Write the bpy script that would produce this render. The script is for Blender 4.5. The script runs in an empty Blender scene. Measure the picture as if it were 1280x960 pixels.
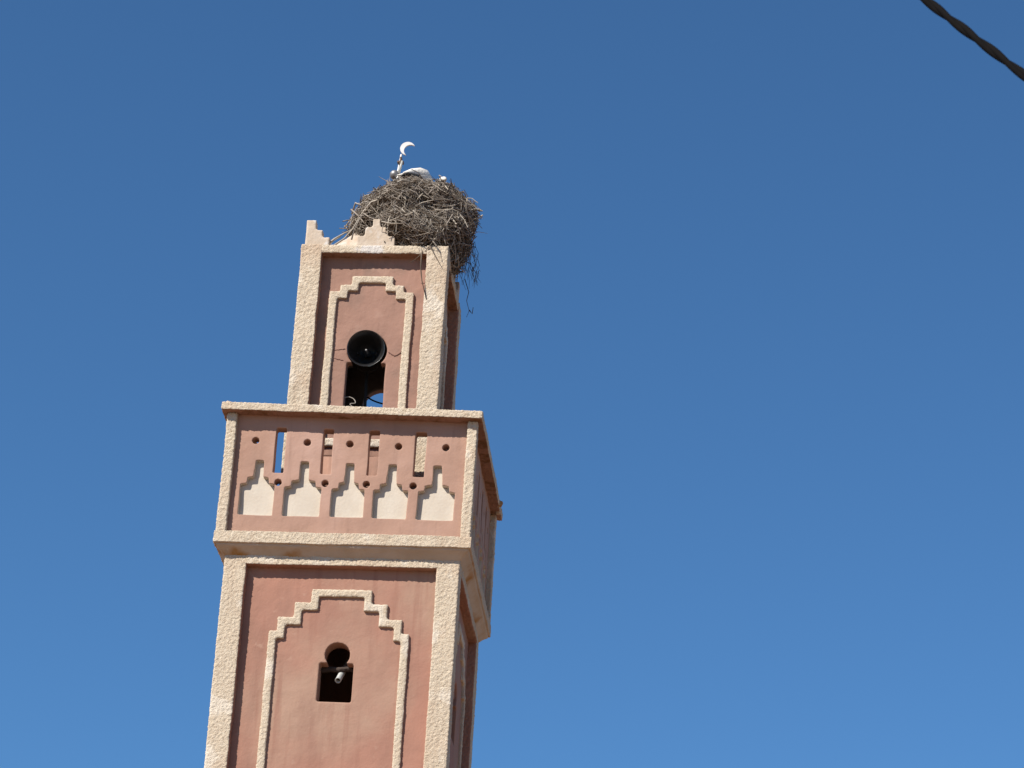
import bpy, bmesh, math, random
from mathutils import Vector, Matrix, noise, geometry, Quaternion
R = math.radians
S = bpy.context.scene
COL = S.collection
random.seed(7)

# ------------------------------------------------------------------ camera
cd = bpy.data.cameras.new("camera"); cam = bpy.data.objects.new("camera", cd); COL.objects.link(cam)
cam.location = (4.88, -33.45, 1.6)
cam.rotation_euler = (R(114.711), R(-3.069), R(4.029))
cd.sensor_fit = 'HORIZONTAL'; cd.sensor_width = 36.0; cd.lens = 3814.3/1280*36
cd.clip_start = 0.1; cd.clip_end = 5000
cd.dof.use_dof = True; cd.dof.focus_distance = 37.5; cd.dof.aperture_fstop = 21
S.camera = cam
# ------------------------------------------------------------------ sky and sun
SUN = Vector((-0.92, -1.0, 1.25)).normalized()
w = bpy.data.worlds.new("World"); S.world = w; w.use_nodes = True
nt = w.node_tree; nt.nodes.clear()
sky = nt.nodes.new('ShaderNodeTexSky'); sky.sky_type = 'NISHITA'; sky.sun_disc = False
sky.sun_elevation = math.asin(SUN.z); sky.sun_rotation = math.atan2(SUN.x, SUN.y)
sky.altitude = 1300; sky.air_density = 1.0; sky.dust_density = 0.0; sky.ozone_density = 5.0
bg = nt.nodes.new('ShaderNodeBackground'); bg.inputs['Strength'].default_value = 0.06
wo = nt.nodes.new('ShaderNodeOutputWorld')
gm = nt.nodes.new('ShaderNodeGamma'); gm.inputs[1].default_value = 1.12      # deeper, drier blue
tn = nt.nodes.new('ShaderNodeMix'); tn.data_type = 'RGBA'; tn.blend_type = 'MULTIPLY'; tn.inputs[0].default_value = 1.0
tn.inputs[7].default_value = (.77, 1.075, 1.13, 1)
nt.links.new(sky.outputs[0], gm.inputs[0]); nt.links.new(gm.outputs[0], tn.inputs[6]); nt.links.new(tn.outputs[2], bg.inputs[0])
nt.links.new(bg.outputs[0], wo.inputs[0])
ld = bpy.data.lights.new("sun", 'SUN'); ld.energy = 5.0; ld.angle = R(0.5); ld.color = (1.0, 0.94, 0.85)
sun = bpy.data.objects.new("sun", ld); COL.objects.link(sun)
sun.rotation_euler = SUN.to_track_quat('Z', 'Y').to_euler(); sun.location = (-20, -25, 40)
S.cycles.sample_clamp_indirect = 6.0; S.cycles.sample_clamp_direct = 12.0
S.view_settings.view_transform = 'Standard'; S.view_settings.look = 'None'
S.view_settings.gamma = 1.0; S.view_settings.exposure = 0.74; S.view_settings.use_curve_mapping = False

# ------------------------------------------------------------------ materials
def rgb(c): return (c[0], c[1], c[2], 1.0)
def material(name, base, var=None, scale=6.0, rough=0.9, bumps=(), spots=(), metallic=0.0, spec=0.3):
    """base colour mottled towards var; bumps = (noise scale, distance); spots = (colour, scale, lo, hi)"""
    m = bpy.data.materials.new(name); m.use_nodes = True
    t = m.node_tree; n = t.nodes; b = n['Principled BSDF']
    b.inputs['Roughness'].default_value = rough; b.inputs['Metallic'].default_value = metallic
    b.inputs['Specular IOR Level'].default_value = spec
    tc = n.new('ShaderNodeTexCoord'); out = None
    def mix(a, c, fac):
        x = n.new('ShaderNodeMix'); x.data_type = 'RGBA'
        t.links.new(fac, x.inputs[0])
        if hasattr(a, 'default_value') or hasattr(a, 'is_linked'): t.links.new(a, x.inputs[6])
        else: x.inputs[6].default_value = rgb(a)
        x.inputs[7].default_value = rgb(c)
        return x.outputs[2]
    def nz(s, lo, hi, detail=5, seed=0.0, stretch=None):
        q = n.new('ShaderNodeTexNoise'); q.inputs['Scale'].default_value = s; q.inputs['Detail'].default_value = detail
        mp = n.new('ShaderNodeMapping'); mp.inputs['Location'].default_value = (seed, seed*.7, -seed)
        if stretch: mp.inputs['Scale'].default_value = stretch
        t.links.new(tc.outputs['Object'], mp.inputs[0]); t.links.new(mp.outputs[0], q.inputs['Vector'])
        r = n.new('ShaderNodeMapRange'); r.inputs[1].default_value = lo; r.inputs[2].default_value = hi
        t.links.new(q.outputs[0], r.inputs[0]); return r.outputs[0]
    out = base
    if var: out = mix(out, var, nz(scale, .35, .65))
    for i, s in enumerate(spots):
        out = mix(out, s[0], nz(s[1], s[2], s[3], seed=3.1*(i+1), stretch=s[4] if len(s) > 4 else None))
    if out is base: b.inputs['Base Color'].default_value = rgb(base)
    else: t.links.new(out, b.inputs['Base Color'])
    prev = None
    for i, (s, d) in enumerate(bumps):
        q = n.new('ShaderNodeTexNoise'); q.inputs['Scale'].default_value = s; q.inputs['Detail'].default_value = 4
        t.links.new(tc.outputs['Object'], q.inputs['Vector'])
        bp = n.new('ShaderNodeBump'); bp.inputs['Distance'].default_value = d; bp.inputs['Strength'].default_value = 1
        t.links.new(q.outputs[0], bp.inputs['Height'])
        if prev: t.links.new(prev, bp.inputs['Normal'])
        prev = bp.outputs[0]
    if prev: t.links.new(prev, b.inputs['Normal'])
    return m

M = {}
M['pink'] = material('pink_plaster', (.31,.157,.112), (.265,.138,.10), 1.6, .92, bumps=((3,.02),(40,.002)),
                     spots=(((.305,.19,.137), .9, .46, .66), ((.225,.12,.088), 2.6, .52, .8, (1,1,.28)), ((.35,.22,.165), 9, .66, .85), ((.235,.115,.082), 10, .54, .82, (1,1,.07))))
M['pink_dusty'] = material('dusty_pink_plaster', (.285,.163,.122), (.245,.14,.104), 2.2, .92, bumps=((4,.02),(40,.002)),
                     spots=(((.205,.13,.10), 3.2, .52, .75), ((.31,.19,.145), 6, .6, .8), ((.19,.11,.083), 11, .54, .8, (1,1,.08))))
M['pink_pale'] = material('pale_pink_plaster', (.33,.20,.148), (.295,.178,.132), 2.2, .92, bumps=((4,.015),(40,.002)),
                     spots=(((.27,.155,.115), 2.4, .58, .85), ((.37,.235,.185), 1.1, .5, .7), ((.25,.15,.112), 9, .56, .84, (1,1,.1))))
M['rough'] = material('cream_roughcast', (.51,.43,.33), (.45,.37,.275), 26, .95, bumps=((70,.012),(150,.006)),
                     spots=(((.30,.21,.14), 42, .62, .74), ((.44,.33,.235), 1.3, .55, .75), ((.55,.48,.39), 2.1, .56, .62), ((.40,.31,.225), 9, .55, .8, (1,1,.1))))
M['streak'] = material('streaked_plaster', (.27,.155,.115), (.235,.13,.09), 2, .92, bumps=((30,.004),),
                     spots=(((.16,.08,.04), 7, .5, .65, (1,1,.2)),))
M['splash'] = material('soiled_roughcast', (.51,.43,.33), (.45,.37,.275), 26, .95, bumps=((70,.012),(150,.006)),
                     spots=(((.30,.21,.14), 42, .62, .74),))
def add_splash(m, x0, half, col):                  # bird lime splashed on the middle of the band
    t = m.node_tree; n = t.nodes; b = n['Principled BSDF']
    old = b.inputs['Base Color'].links[0].from_socket
    tc = n.new('ShaderNodeTexCoord'); sp_ = n.new('ShaderNodeSeparateXYZ'); t.links.new(tc.outputs['Object'], sp_.inputs[0])
    q = n.new('ShaderNodeTexNoise'); q.inputs['Scale'].default_value = 14; t.links.new(tc.outputs['Object'], q.inputs['Vector'])
    def mth(op, a, c):
        x = n.new('ShaderNodeMath'); x.operation = op
        for i, v in enumerate((a, c)):
            if isinstance(v, (int, float)): x.inputs[i].default_value = v
            else: t.links.new(v, x.inputs[i])
        return x.outputs[0]
    dist = mth('ABSOLUTE', mth('SUBTRACT', sp_.outputs[0], x0), 0)
    d2 = mth('ADD', dist, mth('MULTIPLY', mth('SUBTRACT', q.outputs[0], .5), .35))
    r = n.new('ShaderNodeMapRange'); r.inputs[1].default_value = half; r.inputs[2].default_value = half*.55; t.links.new(d2, r.inputs[0])
    x = n.new('ShaderNodeMix'); x.data_type = 'RGBA'; t.links.new(r.outputs[0], x.inputs[0]); t.links.new(old, x.inputs[6]); x.inputs[7].default_value = rgb(col)
    t.links.new(x.outputs[2], b.inputs['Base Color'])
add_splash(M['splash'], -.02, .2, (.52,.48,.44))
M['cream'] = material('cream_plaster', (.475,.42,.35), (.44,.38,.31), 5, .9, bumps=((30,.003),))
M['corbel'] = material('ochre_patched_cream_plaster', (.43,.35,.27), (.38,.30,.22), 4, .9, bumps=((25,.004),),
                     spots=(((.30,.15,.04), 2.2, .5, .62),))  # ochre noise patches over the cream
M['white'] = material('whitewash', (.46,.385,.31), (.41,.33,.25), 6, .9, bumps=((20,.006),),
                     spots=(((.36,.24,.16), 5, .6, .8, (1,1,.3)), ((.50,.47,.43), 7, .6, .7)))
M['dark'] = material('shade_darkened_concrete', (.075,.062,.055), (.05,.042,.038), 3, .95, bumps=((30,.006),))  # interior shade put into the colour, so the openings look black
M['horn'] = material('dark_speaker_enamel', (.008,.008,.009), (.012,.012,.012), 20, .33, spec=.8)
M['steel'] = material('dull_steel', (.25,.25,.26), (.15,.14,.13), 20, .5, metallic=.6)
M['brown'] = material('rusty_iron', (.12,.075,.05), (.08,.06,.05), 15, .8)
M['finial'] = material('white_painted_metal', (.58,.57,.56), (.50,.48,.45), 10, .5)
M['pipe'] = material('grey_plastic_pipe', (.36,.36,.34), (.30,.30,.28), 12, .5)
M['hollow'] = material('painted_shade_black', (.02,.02,.02), rough=.9)  # near-black standing in for shade: pipe mouth and speaker bracket
M['cable'] = material('black_cable_rubber', (.0035,.003,.003), (.005,.004,.004), 30, .9, spec=.08)
M['wire'] = material('pale_wire', (.28,.25,.21), (.22,.19,.16), 30, .6)
M['crack'] = material('crack_grime', (.14,.07,.055), rough=1)
M['wood'] = material('weathered_plank', (.05,.033,.026), (.035,.025,.02), 8, .9, bumps=((30,.006),))
M['core'] = material('nest_core_debris', (.04,.03,.022), (.07,.052,.038), 12, 1, bumps=((25,.05),))
M['stick_a'] = material('grey_dry_sticks', (.27,.232,.195), (.17,.142,.115), 7, .9)
M['stick_b'] = material('brown_dry_sticks', (.115,.085,.06), (.07,.052,.038), 7, .9)
M['stick_c'] = material('bleached_sticks', (.37,.325,.27), (.28,.24,.19), 7, .85)
M['feather'] = material('white_feathers', (.62,.60,.56), (.54,.50,.44), 9, .8, bumps=((30,.008),))
M['black_feather'] = material('black_flight_feathers', (.02,.02,.022), (.035,.032,.03), 18, .6)
M['beak'] = material('red_beak', (.45,.07,.03), rough=.5)
M['earth'] = material('dry_earth', (.27,.165,.10), (.22,.13,.08), .3, 1, bumps=((2,.05),))

# ------------------------------------------------------------------ mesh helpers
def link_mesh(name, me, mats, parent=None):
    o = bpy.data.objects.new(name, me); COL.objects.link(o)
    for m in (mats if isinstance(mats, (list, tuple)) else [mats]): me.materials.append(m)
    if parent: o.parent = parent
    return o
def obj(name, bm, mat, parent=None, smooth=False, recalc=True):
    if recalc: bmesh.ops.recalc_face_normals(bm, faces=bm.faces)
    me = bpy.data.meshes.new(name); bm.to_mesh(me); bm.free()
    if smooth: me.polygons.foreach_set('use_smooth', [True]*len(me.polygons))
    return link_mesh(name, me, mat, parent)
def fbm(p, s): return noise.noise(p*s)
def rough_obj(name, bm, mat, parent, voxel=.014, grain=.0, wob=.004, warp=None, wobs=3.0, plain=None, second=None):
    """voxel-remesh a closed bmesh, then push the skin in and out: cast-on grain plus a hand-made waviness"""
    bmesh.ops.recalc_face_normals(bm, faces=bm.faces)
    me = bpy.data.meshes.new(name+'_raw'); bm.to_mesh(me); bm.free()
    t = bpy.data.objects.new('tmp', me); COL.objects.link(t)
    md = t.modifiers.new('r', 'REMESH'); md.mode = 'VOXEL'; md.voxel_size = voxel; md.adaptivity = 0
    ev = t.evaluated_get(bpy.context.evaluated_depsgraph_get())
    m2 = bpy.data.meshes.new_from_object(ev); bpy.data.objects.remove(t); bpy.data.meshes.remove(me)
    off = Vector((random.random()*9, random.random()*9, random.random()*9))
    nn = [v.normal.copy() for v in m2.vertices]
    idx = [1 if second and second[1](p.center, p.normal) else 0 for p in m2.polygons]
    for v, n in zip(m2.vertices, nn):
        c = v.co
        d = 0.0
        if grain:
            g = noise.noise(c*34+off)*.8 + noise.noise(c*72)*.9
            d += grain*g
        p = c*wobs + off
        wv = Vector((noise.noise(p), noise.noise(p+Vector((7,1,3))), noise.noise(p+Vector((2,9,5)))))*wob
        v.co = c + n*d + wv
        if warp: v.co = warp(v.co)
    if plain is not None:                       # lower, never-seen continuation kept coarse
        b2 = bmesh.new(); b2.from_mesh(m2)
        bmesh.ops.recalc_face_normals(plain, faces=plain.faces)
        tmp = bpy.data.meshes.new('p'); plain.to_mesh(tmp); plain.free(); b2.from_mesh(tmp)
        b2.to_mesh(m2); b2.free(); bpy.data.meshes.remove(tmp)
    m2.polygons.foreach_set('use_smooth', [True]*len(m2.polygons)); m2.name = name
    m2.materials.clear()
    if second:
        idx += [0]*(len(m2.polygons)-len(idx)); m2.polygons.foreach_set('material_index', idx); mat = [mat, second[0]]
    return link_mesh(name, m2, mat, parent)
def box(bm, x0, x1, y0, y1, z0, z1, T=None):
    vs = [Vector((x, y, z)) for z in (z0, z1) for x, y in ((x0,y0),(x1,y0),(x1,y1),(x0,y1))]
    if T: vs = [T(v) for v in vs]
    v = [bm.verts.new(c) for c in vs]
    for f in ((3,2,1,0),(4,5,6,7),(0,1,5,4),(1,2,6,5),(2,3,7,6),(3,0,4,7)): bm.faces.new([v[i] for i in f])
def slab(bm, outer, holes, d0, d1, T):
    """flat plate with holes: polygon in (u, v), thickness d0..d1 outwards; T maps (u, v, d) into the scene"""
    loops = [[Vector((p[0], p[1], 0)) for p in l] for l in [outer]+list(holes)]
    flat = [p for l in loops for p in l]
    tris = geometry.tessellate_polygon(loops)
    a = [bm.verts.new(T(p.x, p.y, d0)) for p in flat]; b = [bm.verts.new(T(p.x, p.y, d1)) for p in flat]
    for t in tris:
        bm.faces.new([a[i] for i in t]); bm.faces.new([b[i] for i in reversed(t)])
    k = 0
    for l in loops:
        n = len(l)
        for i in range(n):
            i0, i1 = k+i, k+(i+1) % n
            bm.faces.new([a[i0], a[i1], b[i1], b[i0]])
        k += n
def side(k, ox=0.0):
    """front = 0, right = 1, back = 2, left = 3; (u, v, d): u to the right as seen from outside"""
    c, s = [(1,0),(0,1),(-1,0),(0,-1)][k]
    return lambda u, v, d: Vector((ox + c*u + s*d, s*u - c*d, v))
def rect(u0, u1, v0, v1): return [(u0,v0),(u1,v0),(u1,v1),(u0,v1)]
def circle(cu, cv, r, n=20): return [(cu+r*math.cos(2*math.pi*i/n), cv+r*math.sin(2*math.pi*i/n)) for i in range(n)]
def keyhole(cu, z0, zt, hw, cz, r, n=26):
    dz = zt-cz; nk = math.sqrt(max(r*r-dz*dz, 1e-6)); a0 = math.atan2(dz, nk)
    arc = [(cu+r*math.cos(a0+(math.pi-2*a0)*i/n), cz+r*math.sin(a0+(math.pi-2*a0)*i/n)) for i in range(n+1)]
    return [(cu-hw, z0), (cu+hw, z0), (cu+hw, zt)] + arc + [(cu-hw, zt)]
def stepped(cu, z0, outer, inner):
    """closed band from two half profiles, each a list of (half width, height) climbing to the top"""
    def full(pr): return [(cu+h, z) for h, z in pr] + [(cu-h, z) for h, z in reversed(pr)]
    o = full([(outer[0][0], z0)]+outer); i = full([(inner[0][0], z0)]+inner)
    return o + list(reversed(i))
def tube(bm, pts, rad, n=8, cap=True, flat=1.0):
    rings = []
    pts = [Vector(p) for p in pts]
    rads = rad if isinstance(rad, (list, tuple)) else [rad]*len(pts)
    prev = None
    for i, p in enumerate(pts):
        t = (pts[min(i+1, len(pts)-1)]-pts[max(i-1, 0)]).normalized()
        if prev is None: a = t.cross(Vector((0,0,1)) if abs(t.z) < .9 else Vector((1,0,0))).normalized()
        else: a = (prev - t*prev.dot(t)).normalized()
        prev = a; b = t.cross(a)
        rings.append([bm.verts.new(p + (a*math.cos(2*math.pi*j/n) + b*math.sin(2*math.pi*j/n)*flat)*rads[i]) for j in range(n)])
    for r0, r1 in zip(rings, rings[1:]):
        for j in range(n): bm.faces.new([r0[j], r0[(j+1) % n], r1[(j+1) % n], r1[j]])
    if cap: bm.faces.new(list(reversed(rings[0]))); bm.faces.new(rings[-1])
def lathe(bm, prof, T, n=40):
    """prof = (radius, axial) list; T maps (x, y, axial) to the scene"""
    rings = []
    for r, h in prof:
        if r < 1e-5: rings.append([bm.verts.new(T(0, 0, h))])
        else: rings.append([bm.verts.new(T(r*math.cos(2*math.pi*j/n), r*math.sin(2*math.pi*j/n), h)) for j in range(n)])
    for a, b in zip(rings, rings[1:]):
        if len(a) == 1 and len(b) == 1: continue
        for j in range(n):
            k = (j+1) % n
            if len(a) == 1: bm.faces.new([a[0], b[j], b[k]])
            elif len(b) == 1: bm.faces.new([a[j], a[k], b[0]])
            else: bm.faces.new([a[j], a[k], b[k], b[j]])
def loft(bm, rings_def, n=20):
    """rings_def = (centre, tangent, up, half width, half height)"""
    rings = []
    for c, t, up, hw, hh in rings_def:
        t = Vector(t).normalized(); s = t.cross(Vector(up)).normalized(); u = s.cross(t)
        rings.append([bm.verts.new(Vector(c) + s*hw*math.cos(2*math.pi*j/n) + u*hh*math.sin(2*math.pi*j/n)) for j in range(n)])
    for a, b in zip(rings, rings[1:]):
        for j in range(n): bm.faces.new([a[j], a[(j+1) % n], b[(j+1) % n], b[j]])
    bm.faces.new(list(reversed(rings[0]))); bm.faces.new(rings[-1])
def thing(name, label, cat, loc=(0,0,0)):
    o = bpy.data.objects.new(name, None); COL.objects.link(o); o.location = loc
    o['label'] = label; o['category'] = cat; o.empty_display_size = .2
    return o
def tag(o, label, cat):
    o['label'] = label; o['category'] = cat; return o

# ------------------------------------------------------------------ ground
bm = bmesh.new()
N = 40
vs = [[bm.verts.new((x, y, 0)) for x in [(-1)**(i < N/2)*2500*abs(2*i/N-1)**2.2 for i in range(N+1)]] for y in [(-1)**(j < N/2)*2500*abs(2*j/N-1)**2.2 for j in range(N+1)]]
for j in range(N):
    for i in range(N): bm.faces.new([vs[j][i], vs[j][i+1], vs[j+1][i+1], vs[j+1][i]])
g = obj('ground', bm, M['earth']); g['kind'] = 'structure'

# ------------------------------------------------------------------ minaret
mina = thing('minaret', 'pink plastered minaret with cream roughcast edges, pierced balcony and a narrow lantern on top', 'minaret')
HS, HB, HC, HL = 1.35, 1.464, 1.524, .895
ZSH, ZB0, ZB1, ZT = 14.19, 14.302, 16.0, 18.44
CUT = 10.9
LX = .018                                          # the lantern sits a hand off centre
def shear(c): return Vector((c.x, c.y, c.z - .018*c.x*(c.z-ZB0)/(ZB1-ZB0) if c.z > ZB0 else c.z))

# shaft: hollow walls with a keyhole opening in each side
bm = bmesh.new(); pl = bmesh.new()
for k in range(4):
    T = side(k)
    e = 1.248 if k % 2 == 0 else 1.06
    slab(bm, rect(-e, e, CUT, 14.35), [keyhole(.025, 12.505, 12.962, .195, 13.065, .143)], 1.05, 1.25, T)
    slab(pl, rect(-e, e, 0, CUT), [], 1.05, 1.248, T)
rough_obj('shaft_wall', bm, M['pink'], mina, .013, .0, .006, wobs=2.0, plain=pl)
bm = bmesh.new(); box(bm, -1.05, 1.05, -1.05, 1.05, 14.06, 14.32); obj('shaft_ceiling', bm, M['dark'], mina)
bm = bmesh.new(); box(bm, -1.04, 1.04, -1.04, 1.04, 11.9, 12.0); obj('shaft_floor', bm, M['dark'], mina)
for sx in (-1, 1):
    for sy in (-1, 1):
        a, b = sorted((sx*1.09, sx*HS)); c, d = sorted((sy*1.09, sy*HS))
        bm = bmesh.new(); box(bm, a, b, c, d, CUT, ZSH+.1)
        pl = bmesh.new(); box(pl, a, b, c, d, 0, CUT)
        rough_obj('corner_pier', bm, M['rough'], mina, .011, .0072, .006, plain=pl,
                  second=(M['pink'], lambda c, n, sx=sx, sy=sy: n.x*sx < -.6 or n.y*sy < -.6))
for k in range(4):
    T = side(k)
    bm = bmesh.new(); slab(bm, rect(-1.1, 1.1, 14.092, ZSH+.1), [], 1.2, HS+.006, T)
    rough_obj('top_band', bm, M['rough'], mina, .011, .0072, .006, second=(M['pink'], lambda c, n: n.z < -.7))
    bm = bmesh.new()
    slab(bm, stepped(.025, 9.5, [(.80,13.32),(.712,13.32),(.712,13.49),(.533,13.49),(.533,13.672),(.347,13.672),(.347,13.838)],
                     [(.71,13.232),(.622,13.232),(.622,13.397),(.444,13.397),(.444,13.58),(.26,13.58),(.26,13.75)]), [], 1.215, 1.284, T)
    rough_obj('stepped_moulding', bm, M['rough'], mina, .0125, .006, .006)
bm = bmesh.new()
pts = [(-.215,12.925),(-.1,12.95),(.03,12.935),(.14,12.95),(.235,12.93)]
tube(bm, [(u+.02, -1.09+.02*math.sin(i*2), z) for i, (u, z) in enumerate(pts)], [.03,.036,.03,.034,.03], 7)
rough_obj('lintel_stick', bm, M['wood'], mina, .01, .004, .004)

# balcony: sloped corbel, rough cornice, corner strips, pierced parapet, coping
bm = bmesh.new()
prof = [(1.30,14.15),(1.352,14.19),(1.40,14.245),(1.452,14.288),(1.452,14.34),(1.2,14.34),(1.2,14.15)]
n = len(prof); rings = [[bm.verts.new((sx*p[0], sy*p[0], p[1])) for p in prof] for sx, sy in ((-1,-1),(1,-1),(1,1),(-1,1))]
for q in range(4):
    for i in range(n): bm.faces.new([rings[q][i], rings[q][(i+1) % n], rings[(q+1) % 4][(i+1) % n], rings[(q+1) % 4][i]])
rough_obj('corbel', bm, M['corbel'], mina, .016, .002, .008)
for k in range(4):
    T = side(k); e = 1.478 if k % 2 == 0 else 1.39
    bm = bmesh.new(); slab(bm, rect(-e, e, ZB0, 14.447), [], 1.30, 1.474, T)
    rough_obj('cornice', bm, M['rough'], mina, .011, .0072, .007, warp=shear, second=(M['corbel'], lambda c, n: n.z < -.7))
for sx in (-1, 1):
    for sy in (-1, 1):
        a, b = sorted((sx*1.345, sx*HB)); c, d = sorted((sy*1.345, sy*HB))
        bm = bmesh.new(); box(bm, a, b, c, d, 14.43, 15.91)
        rough_obj('corner_strip', bm, M['rough'], mina, .013, .008, .006, warp=shear)
NICHE = [(-1.04,.2,.035),(-.512,.213,.01),(.015,.19,.0),(.508,.197,.0),(1.033,.212,-.005)]
def niche(c, h, dz, g=0.0):
    p = [(h+g,14.672-g),(h+g*.9,15.02+dz),(h-.07+g,15.03+dz),(h-.075+g,15.095+dz),(.056+g,15.11+dz),(.047+g,15.345+g)]
    return [(c+a, z) for a, z in p] + [(c-a, z) for a, z in reversed(p)]
SLOT = [(-.880,-.757),(-.325,-.206),(.211,.332),(.748,.876)]
HOLE = [(-1.112,15.59),(-.507,15.585),(-.006,15.585),(.56,15.578),(1.109,15.58),(-.804,15.083),(-.262,15.086),(.222,15.09),(.757,15.085)]
for k in range(4):
    T = side(k); e = 1.395 if k % 2 == 0 else 1.255
    bm = bmesh.new()
    h = [rect(a, b, 15.2, 15.765) for a, b in SLOT] + [circle(u, z, .042) for u, z in HOLE]
    slab(bm, rect(-e, e, 14.43, 15.93), h, 1.25, 1.322, T)
    slab(bm, rect(-e, e, 14.43, 15.93), h + [niche(*q) for q in NICHE], 1.312, 1.398, T)
    ax_u = [(1,0),(0,1),(-1,0),(0,-1)][k]
    def in_niche(c, nn, ax_u=ax_u):                # reveals of the niches are limewashed with their backs
        u = c.x*ax_u[0]+c.y*ax_u[1]; wd = c.x*ax_u[1]-c.y*ax_u[0]; out = nn.x*ax_u[1]-nn.y*ax_u[0]
        if abs(out) > .75 or wd > 1.392 or wd < 1.33 or c.z > 15.37 or c.z < 14.655: return False
        if any((u-a)**2+(c.z-b-.018*u*.4)**2 < .055**2 for a, b in HOLE): return False
        for cc, h, dz in NICHE:
            if abs(u-cc) < (h+.02 if c.z < 15.05+dz else h-.045 if c.z < 15.125+dz else .07): return True
        return False
    par = rough_obj('parapet', bm, M['pink_pale'], mina, .0095 if k < 2 else .014, .0, .008, warp=shear, wobs=3.2, second=(M['cream'], in_niche))
    for q in NICHE:
        bm = bmesh.new(); slab(bm, niche(*q, g=.014), [], 1.316, 1.340, T)
        rough_obj('niche_panel', bm, M['cream'], par, .012, .0, .004, warp=shear)
    # coping
    e = HC if k % 2 == 0 else 1.33
    bm = bmesh.new(); slab(bm, rect(-e, e, 15.905, ZB1), [], 1.33, HC+(.03 if k % 2 == 0 else 0), T)
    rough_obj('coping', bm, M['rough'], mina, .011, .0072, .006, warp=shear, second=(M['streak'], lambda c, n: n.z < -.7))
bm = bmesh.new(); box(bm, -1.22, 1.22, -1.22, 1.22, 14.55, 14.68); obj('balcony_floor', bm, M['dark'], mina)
for (x, y, z, r) in ((-1.47,-1.44,16.05,.035),(1.5,1.3,15.90,.048),(1.52,1.1,15.92,.045)):
    bm = bmesh.new(); bmesh.ops.create_icosphere(bm, subdivisions=2, radius=r, matrix=Matrix.Translation((x, y, z)))
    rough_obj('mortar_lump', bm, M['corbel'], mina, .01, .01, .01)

# lantern
bm = bmesh.new(); pl = bmesh.new()
for k in range(4):
    T = side(k, LX); e = .763 if k % 2 == 0 else .61
    slab(bm, rect(-e, e, 15.70, 18.42), [keyhole(-.01, 16.12, 16.925-(.1 if k == 2 else 0), .235, 17.088-(.1 if k == 2 else 0), .236, 34)], .61, .765, T)
    slab(pl, rect(-e, e, 14.66, 15.72), [], .61, .763, T)
rough_obj('lantern_wall', bm, M['pink_dusty'], mina, .0115, .0, .007, wobs=2.5, plain=pl,
          second=(M['dark'], lambda c, n: max(abs(c.x-LX), abs(c.y)) < .66 and c.z > 15.7))  # inner faces get the colour with the shade painted in
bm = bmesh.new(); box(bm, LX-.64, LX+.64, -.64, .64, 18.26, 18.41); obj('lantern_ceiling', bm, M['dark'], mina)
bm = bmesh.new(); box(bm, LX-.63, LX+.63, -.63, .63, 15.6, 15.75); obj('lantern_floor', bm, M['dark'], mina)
for sx in (-1, 1):
    for sy in (-1, 1):
        a, b = sorted((sx*.64, sx*HL)); c, d = sorted((sy*.64, sy*HL))
        bm = bmesh.new(); box(bm, a+LX, b+LX, c, d, 14.66, ZT)
        rough_obj('corner_pier', bm, M['rough'], mina, .011, .0072, .008,
                  second=(M['pink'], lambda c, n, sx=sx, sy=sy: n.x*sx < -.6 or n.y*sy < -.6))
for k in range(4):
    T = side(k, LX)
    bm = bmesh.new(); slab(bm, rect(-.65, .65, 18.33, ZT-.004), [], .70, HL-.004, T)
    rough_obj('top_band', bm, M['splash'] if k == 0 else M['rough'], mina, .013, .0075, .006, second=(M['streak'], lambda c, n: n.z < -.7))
    bm = bmesh.new(); slab(bm, rect(-.65, .65, 15.82, 15.92), [], .70, .805, T)
    rough_obj('sill_band', bm, M['rough'], mina, .0135, .006, .006)
    bm = bmesh.new()
    slab(bm, stepped(-.008, 15.86, [(.512,17.855),(.388,17.855),(.388,17.948),(.25,17.948),(.25,18.066)],
                     [(.416,17.765),(.295,17.765),(.295,17.868),(.164,17.868),(.164,17.975)]), [], .74, .80, T)
    rough_obj('stepped_moulding', bm, M['rough'], mina, .0115, .0055, .007)
    # merlons: a full stepped one in the middle
    bm = bmesh.new()
    prof = [(.235,18.42),(.225,18.575),(.14,18.585),(.135,18.695),(.05,18.705),(.045,18.815)]
    slab(bm, [(a+.0, z) for a, z in prof]+[(-a, z) for a, z in reversed(prof)], [], .74, .865, T)
    rough_obj('merlon', bm, M['white'], mina, .0135, .002, .010)
for sx in (-1, 1):                                 # corner merlons, stepped down both ways
    for sy in (-1, 1):
        if sx > 0 and sy < 0: continue             # this one has gone under the nest
        bm = bmesh.new()
        for (wd, z) in ((.30,18.555),(.205,18.655),(.112,18.79)):
            a, b = sorted((sx*.862, sx*(.862-wd))); c, d = sorted((sy*.862, sy*.742))
            box(bm, a+LX, b+LX, c, d, 18.42, z)
            a, b = sorted((sx*.862, sx*.742)); c, d = sorted((sy*.862, sy*(.862-wd)))
            box(bm, a+LX, b+LX, c, d, 18.42, z)
        rough_obj('merlon', bm, M['white'], mina, .0135, .002, .010)
bm = bmesh.new()
v = [bm.verts.new((LX+x, y, z)) for x, y, z in ((-.7,-.7,18.40),(.7,-.7,18.40),(.7,.7,18.40),(-.7,.7,18.40),(0,0,19.36))]
bm.faces.new([v[3], v[2], v[1], v[0]])
for i in range(4): bm.faces.new([v[i], v[(i+1) % 4], v[4]])
rough_obj('roof', bm, M['white'], mina, .02, .002, .012)

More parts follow.
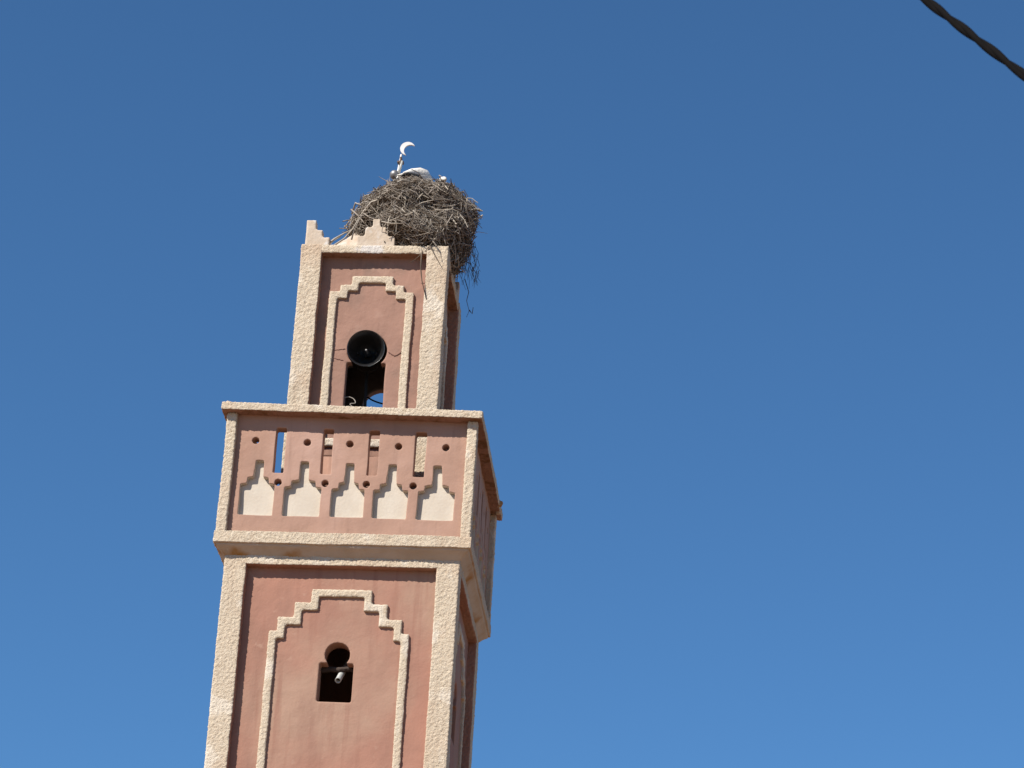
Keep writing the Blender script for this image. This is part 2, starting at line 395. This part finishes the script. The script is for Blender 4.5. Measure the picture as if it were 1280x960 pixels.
# cracks in the lantern plaster and the streak marks
def crack(pts, parent, y=-.768):
    bm = bmesh.new()
    P = []
    for (u0, z0), (u1, z1) in zip(pts, pts[1:]):
        for i in range(4):
            t = i/4; P.append((u0+(u1-u0)*t+random.uniform(-.006,.006), y, z0+(z1-z0)*t+random.uniform(-.006,.006)))
    P.append((pts[-1][0], y, pts[-1][1]))
    tube(bm, P, [.0045+.002*random.random() for _ in P], 6, flat=1)
    obj('crack', bm, M['crack'], parent)
crack([(.27,17.07),(.34,17.02),(.40,17.05),(.43,17.10)], mina)
crack([(-.40,17.08),(-.31,17.09),(-.26,17.10)], mina)
crack([(-.40,16.98),(-.33,16.96),(-.27,16.95)], mina)

# finial: leaning rod with ball, clamps and crescent
fin = bpy.data.objects.new('finial', None); COL.objects.link(fin); fin.parent = mina
A, B = Vector((.02,0,19.25)), Vector((.125,0,20.19))
bm = bmesh.new(); tube(bm, [A, A.lerp(B,.5), B], .011, 8); obj('rod', bm, M['finial'], fin, True)
bm = bmesh.new(); tube(bm, [(.115,-.03,19.90),(.135,-.03,20.0),(.145,-.025,20.08)], .016, 10); obj('sleeve', bm, M['pipe'], fin, True)
bm = bmesh.new(); bmesh.ops.create_uvsphere(bm, u_segments=20, v_segments=14, radius=.062, matrix=Matrix.Translation((.06,0,19.895)))
obj('ball', bm, M['steel'], fin, True)
bm = bmesh.new(); bmesh.ops.create_uvsphere(bm, u_segments=20, v_segments=14, radius=.05, matrix=Matrix.Translation((.12,.02,19.87)))
obj('ball', bm, M['brown'], fin, True)
bm = bmesh.new()
box(bm, .085,.165,-.035,.03,20.055,20.085); box(bm, .115,.14,-.04,.03,20.03,20.14)
bmesh.ops.bevel(bm, geom=bm.edges[:], offset=.006, segments=1, affect='EDGES')
obj('clamp', bm, M['brown'], fin)
bm = bmesh.new()
c0 = Vector((.200, 20.272)); ro = .094
ang = R(-38)                                       # the way the horns open
ci = c0 + Vector((math.cos(ang), math.sin(ang)))*.047; ri = .082
dd = (ci-c0).length; x = (dd*dd+ro*ro-ri*ri)/(2*dd); h = math.sqrt(ro*ro-x*x)
ao = math.atan2(h, x); ai = math.atan2(h, x-dd)
outl = [c0+ro*Vector((math.cos(ang+t), math.sin(ang+t))) for t in [ao+(2*math.pi-2*ao)*i/36 for i in range(37)]]
inn = [ci+ri*Vector((math.cos(ang+t), math.sin(ang+t))) for t in [ai+(2*math.pi-2*ai)*i/30 for i in range(31)]][1:-1]
slab(bm, [(p.x, p.y) for p in outl]+[(p.x, p.y) for p in reversed(inn)], [], -.011, .011, lambda u, v, d: Vector((u, d, v)))
obj('crescent', bm, M['finial'], fin)

# ------------------------------------------------------------------ horn loudspeaker in the lantern opening
sp = thing('horn_speaker', 'round dark horn loudspeaker filling the top of the lantern keyhole opening', 'loudspeaker', (0,0,0))
axis = Vector((.06,-1,-.13)).normalized(); hc = Vector((-.006,-.785,17.108))
s_ = axis.cross(Vector((0,0,1))).normalized(); u_ = s_.cross(axis)
HT = lambda x, y, h: hc + s_*x + u_*y + axis*h
bm = bmesh.new()
lathe(bm, [(.222,0),(.227,.008),(.227,-.012),(.219,-.02),(.19,-.10),(.14,-.19),(.10,-.26),(.08,-.30),(.0,-.305),],HT, 56)
lathe(bm, [(.222,0),(.214,-.006),(.185,-.09),(.135,-.18),(.092,-.255),(.0,-.26)], HT, 56)
obj('bell', bm, M['horn'], sp, True)
bm = bmesh.new(); lathe(bm, [(.0,-.085),(.012,-.087),(.018,-.10),(.03,-.12),(.045,-.15),(.05,-.20),(.046,-.24),(0,-.245)], HT, 32)
obj('reflector', bm, M['horn'], sp, True)
bm = bmesh.new(); lathe(bm, [(0,-.068),(.010,-.070),(.015,-.078),(.015,-.09),(0,-.092)], HT, 20); obj('knob', bm, M['steel'], sp, True)
bm = bmesh.new(); lathe(bm, [(0,-.29),(.085,-.292),(.09,-.31),(.09,-.44),(.08,-.455),(0,-.46)], HT, 32); obj('driver', bm, M['horn'], sp, True)
bm = bmesh.new()
tube(bm, [HT(-.11,0,-.2), HT(-.15,-.02,-.28), HT(-.11,-.15,-.36), HT(0,-.19,-.37), HT(.11,-.15,-.36), HT(.15,-.02,-.28), HT(.11,0,-.2)], .013, 8)
tube(bm, [HT(0,-.19,-.37), (0,-.48,16.3), (0,-.48,15.74)], .018, 8)
obj('bracket', bm, M['hollow'], sp, True)  # coloured near-black to sink into the shade of the lantern

# wires
def wire(name, pts, r, mat, label, cat, n=6, sub=6):
    P = [Vector(p) for p in pts]; Q = []
    for i in range(len(P)-1):
        p0, p1, p2, p3 = P[max(i-1,0)], P[i], P[i+1], P[min(i+2,len(P)-1)]
        for j in range(sub):
            t = j/sub
            Q.append(.5*((2*p1)+(p2-p0)*t+(2*p0-5*p1+4*p2-p3)*t*t+(3*p1-p0-3*p2+p3)*t*t*t))
    Q.append(P[-1]); bm = bmesh.new(); tube(bm, Q, r, n)
    return tag(obj(name, bm, mat, None, True), label, cat)
wire('loose_wire', [(-.235,-.74,15.97),(-.25,-.73,16.25),(-.27,-.72,16.42),(-.20,-.70,16.50),(-.12,-.70,16.48),(-.09,-.71,16.42),(-.15,-.72,16.40),(-.10,-.72,16.33),(-.12,-.72,16.2),(-.14,-.73,15.97)],
     .006, M['wire'], 'curl of loose pale wire sticking up at the left of the lantern opening', 'wire')
wire('speaker_wire', [(-.2,.66,17.16),(-.1,.69,17.10),(.02,.70,17.06),(.12,.70,17.05),(.24,.66,17.03)],
     .010, M['cable'], 'dark wire crossing the blue far opening of the lantern, below the loudspeaker', 'wire')

# pipe in the shaft opening
pp = thing('pipe', 'short pale grey pipe pointing out of the keyhole opening in the lower shaft', 'pipe', (0,0,0))
a = Vector((.046,-1.20,12.775)); ax = Vector((-.12,-1,-.95)).normalized()
ps = ax.cross(Vector((0,0,1))).normalized(); pu = ps.cross(ax)
PT = lambda x, y, h: a + ps*x + pu*y + ax*h
bm = bmesh.new(); lathe(bm, [(.026,-.1),(.026,0),(.034,0),(.034,-.26),(.03,-.3),(.0,-.3)], PT, 24); obj('tube', bm, M['pipe'], pp, True)
bm = bmesh.new(); lathe(bm, [(0,-.06),(.0255,-.06)], PT, 24); obj('bore_shade', bm, M['hollow'], pp)  # flat near-black disc painted as the shade inside the pipe
bm = bmesh.new(); tube(bm, [PT(0,0,-.28), PT(0,0,-.40), a+Vector((.08,.52,.55)), a+Vector((.08,.56,.8)), a+Vector((.08,.56,1.24))], .03, 12); obj('elbow', bm, M['brown'], pp, True)

# ------------------------------------------------------------------ stork nest
nest = thing('stork_nest', 'huge bushy stick nest heaped over the lantern roof and hanging past its right edge', 'nest', (.3,0,18.45))
NL = Vector((.3,0,18.45))
bm = bmesh.new()
for c, r in (((.33,.02,19.14),(.69,.76,.43)),((.50,-.50,18.74),(.48,.44,.36)),((.75,.0,19.21),(.32,.66,.37)),((.80,-.30,18.84),(.20,.45,.26)),((-.06,-.1,19.02),(.32,.45,.32)),((.3,0,18.75),(.6,.6,.4))):
    bmesh.ops.create_icosphere(bm, subdivisions=4, radius=1, matrix=Matrix.Translation(Vector(c)-NL) @ Matrix.Diagonal((*r,1)))
core = rough_obj('nest_core', bm, M['core'], nest, .035, .0, .14, wobs=2.6)
me = core.data; me.calc_loop_triangles()
tris = []; acc = 0; cum = []
for t in me.loop_triangles:
    p = [me.vertices[i].co for i in t.vertices]
    acc += t.area; tris.append((p[0].copy(), p[1].copy(), p[2].copy(), t.normal.copy())); cum.append(acc)
import bisect
def sample():
    q = tris[bisect.bisect(cum, random.random()*acc) % len(tris)]
    a, b = random.random(), random.random()
    if a+b > 1: a, b = 1-a, 1-b
    return q[0]+(q[1]-q[0])*a+(q[2]-q[0])*b, q[3]
def stick_pts(p, n, L, tilt, lift, bend):
    tan = n.cross(Vector((0,0,1)))
    if tan.length < .2: tan = Vector((math.cos(random.random()*6.28), math.sin(random.random()*6.28), 0))
    tan.normalize()
    d = (Quaternion(n, random.gauss(0, tilt)) @ tan)
    d = (d + n*random.gauss(0, lift)).normalized()
    if random.random() < .5: d = -d
    s = d.cross(n).normalized()*random.gauss(0, bend) + n*random.gauss(-.02, bend*.6)
    out = []
    for i in range(5):
        t = i/4-.5
        out.append(p + d*L*t + s*L*(.25-t*t)*1.6 + n*(-.5*L*L*t*t/.8) + Vector((random.gauss(0,.008),random.gauss(0,.008),random.gauss(0,.008))))
    return out
sets = (('stick_a', 4600, (.12,.58), (.003,.0075)), ('stick_b', 2800, (.1,.5), (.003,.0075)), ('stick_c', 1500, (.12,.6), (.003,.010)))
for mname, cnt, LL, rr in sets:
    bm = bmesh.new()
    for _ in range(cnt):
        p, n = sample()
        if n.z < -.8 and p.x < .3: continue
        L = random.uniform(*LL)*random.uniform(.6,1); r = random.uniform(*rr)
        P = stick_pts(p+n*random.uniform(-.02,.06), n, L, .85, .22, .2)
        tube(bm, P, [r, r, r*.9, r*.75, r*.4], 4, cap=False)
    if mname != 'stick_b':                         # stouter forked branches woven in among the sticks
        for _ in range(60):
            p, n = sample()
            if p.y > .3 or n.z < -.6 or n.z > .6 or p.x > .55: continue
            r = random.uniform(.008, .013); L = random.uniform(.3, .6)
            P = stick_pts(p+n*.04, n, L, .7, .15, .16)
            tube(bm, P, [r, r*.95, r*.8, r*.65, r*.35], 6, cap=False)
            d = (P[3]-P[2]).normalized(); e = (d + d.cross(n)*random.choice((-.8, .8)) + n*.3).normalized()
            tube(bm, [P[2], P[2]+e*L*.16, P[2]+e*L*.3+n*.01], [r*.7, r*.5, r*.25], 5, cap=False)
    o = obj({'stick_a':'grey_sticks','stick_b':'brown_sticks','stick_c':'bleached_sticks'}[mname], bm, M[mname], nest, True, recalc=False); o['kind'] = 'stuff'
bm = bmesh.new()                                    # fine hair-like twigs fraying out of the outline
for _ in range(900):
    p, n = sample()
    if n.z < -.6 and p.x < .5: continue
    P = stick_pts(p+n*.05, n, random.uniform(.1,.32), .9, .55, .2)
    tube(bm, P, [.0028,.0026,.0023,.002,.0014], 3, cap=False)
for _ in range(80):                               # beard under the right-hand overhang
    p = Vector((random.uniform(.62,.86), random.uniform(-.5,.6), random.uniform(.3,.48)))
    d = Vector((random.uniform(-.1,.35), random.uniform(-.3,.3), -1)).normalized(); L = random.uniform(.1,.3)
    tube(bm, [p+d*L*t+Vector((random.gauss(0,.012),random.gauss(0,.012),0)) for t in (0,.3,.6,1)], [.004,.003,.003,.0018], 3, cap=False)
o = obj('fine_twigs', bm, M['stick_b'], nest, True, recalc=False); o['kind'] = 'stuff'
# twigs large enough to pick out one by one
def twig(pts, r, mat):
    bm = bmesh.new(); P = [Vector(p)-NL for p in pts]
    tube(bm, P, [r*(1-.6*i/(len(P)-1)) for i in range(len(P))], 6)
    return bm
def add_twig(pts, r, mat='stick_c'): obj('branch', twig(pts, r, mat), M[mat], nest, True)
add_twig([(.60,-.86,18.42),(.595,-.915,18.30),(.60,-.93,18.12),(.625,-.93,17.95),(.69,-.90,17.72)], .012, 'stick_b')
add_twig([(.60,-.90,18.34),(.56,-.93,18.27),(.5,-.93,18.21),(.45,-.92,18.19)], .006, 'stick_b')
add_twig([(.68,-.86,18.5),(.71,-.94,18.38),(.78,-.95,18.25),(.83,-.94,18.17)], .007, 'stick_b')
add_twig([(.74,-.86,18.5),(.78,-.94,18.4),(.79,-.96,18.3)], .006, 'stick_c')
add_twig([(-.60,-.78,18.47),(-.5,-.80,18.56),(-.40,-.72,18.68),(-.26,-.62,18.82)], .015)
add_twig([(-.50,-.8,18.47),(-.38,-.78,18.58),(-.30,-.72,18.74),(-.24,-.62,18.96)], .012)
add_twig([(-.3,-.72,18.6),(-.28,-.7,18.75),(-.22,-.62,18.98)], .011, 'stick_a')
add_twig([(.2,-.82,18.72),(.3,-.84,18.66),(.42,-.86,18.55)], .013)
add_twig([(.42,-.82,18.72),(.5,-.80,18.82),(.54,-.75,18.98),(.55,-.7,19.1)], .014)
add_twig([(.7,-.72,18.82),(.9,-.66,18.74),(1.06,-.5,18.68)], .012)
add_twig([(-.42,-.1,19.28),(-.36,-.28,19.34),(-.27,-.42,19.24)], .013)
add_twig([(-.55,-.05,18.98),(-.62,-.1,18.9),(-.70,-.12,18.78)], .006)
add_twig([(1.0,.3,18.6),(1.06,.3,18.42),(1.04,.3,18.3),(1.08,.3,18.16),(1.05,.32,18.08)], .006, 'stick_b')
add_twig([(1.08,.3,18.17),(1.12,.3,18.12),(1.13,.28,18.2)], .009, 'stick_b')
add_twig([(1.05,.1,19.1),(1.15,.1,19.16),(1.27,.1,19.14)], .005)
add_twig([(.25,-.6,19.25),(.45,-.66,19.2),(.62,-.63,19.24)], .012)
add_twig([(.62,-.62,19.0),(.8,-.56,18.97),(.93,-.45,19.02)], .012)

# ------------------------------------------------------------------ stork resting in the nest bowl
st = thing('stork', 'white stork sunk in the top of the nest, only its rounded back showing', 'stork', (.34,.05,19.6))
SL = Vector((.34,.05,19.6))
hd = Vector((.72,.55,0)).normalized(); UP = Vector((0,0,1)); c0 = Vector((.36,.02,19.805))-SL
def pos(a, z, s=0): return c0 + hd*a + UP*z + hd.cross(UP)*s
spine = [(-.30,.0,.012,.006),(-.24,.015,.05,.028),(-.15,.035,.095,.08),(-.05,.05,.125,.115),(.05,.055,.125,.12),(.13,.04,.10,.10),(.19,.015,.065,.07),
         (.235,-.005,.045,.05)]
bm = bmesh.new(); rd = []
for i, (a_, z_, hw, hh) in enumerate(spine): rd.append((pos(a_, z_), hd, UP, hw, hh))
neck = [(pos(.25,-.01,.06), hd+Vector((.2,-.8,0)), UP, .034,.036),(pos(.245,-.015,.12), Vector((.1,-1,0)), UP, .028,.03),(pos(.23,-.025,.17), Vector((.1,-1,0)), UP, .03,.03),
        (pos(.225,.014,.225), Vector((.2,-1,-.1)), UP, .044,.042),(pos(.22,.010,.265), Vector((.2,-1,-.3)), UP, .036,.032),(pos(.22,-.008,.30), Vector((.2,-1,-.5)), UP, .012,.012)]
rd += neck
loft(bm, rd, 18); obj('body', bm, M['feather'], st, True)
bm = bmesh.new(); tube(bm, [pos(.222,-.06,.262), pos(.212,-.13,.235), pos(.20,-.20,.20)], [.011,.007,.002], 8); obj('beak', bm, M['beak'], st, True)
for s in (-1, 1):
    bm = bmesh.new()
    wr = [(-.26,.02,.028,.012),(-.16,.06,.05,.05),(-.03,.085,.055,.085),(.07,.085,.05,.085),(.15,.05,.02,.04)]
    loft(bm, [(pos(a_, z_-.005, s*.075), hd, UP, hw, hh) for a_, z_, hw, hh in wr], 14)
    wg = obj('wing', bm, M['feather'], st, True)
    bm = bmesh.new()
    wr = [(-.31,-.045,.006,.006),(-.28,-.03,.03,.012),(-.22,.0,.05,.03),(-.05,.005,.052,.05),(.03,.0,.02,.02)]
    loft(bm, [(pos(a_, z_, s*.085), hd, UP, hw, hh) for a_, z_, hw, hh in wr], 12)
    obj('flight_feathers', bm, M['black_feather'], wg, True)

# ------------------------------------------------------------------ overhead cable: two twisted cores
P0, P1 = Vector((5.219,-27.017,5.632)), Vector((5.454,-27.188,5.307))
d = (P1-P0); L1 = d.length; d.normalize()
pc = thing('power_cable', 'black twisted overhead cable cutting across the top right corner of the sky', 'cable', P0)
a_ = d.cross(UP).normalized(); b_ = d.cross(a_)
for ph in (0, math.pi):
    bm = bmesh.new(); P = []
    n = 1500; lo, hi = -7.0, 8.0
    for i in range(n+1):
        s = lo+(hi-lo)*i/n
        sag = .006*(s-L1/2)**2
        an = 2*math.pi*s/.25 + ph + .5*math.sin(s*5)
        P.append(d*s + UP*sag*.6 + a_*.0043*math.cos(an) + b_*.0043*math.sin(an))
    tube(bm, P, .0080, 12); obj('conductor', bm, M['cable'], pc, True)
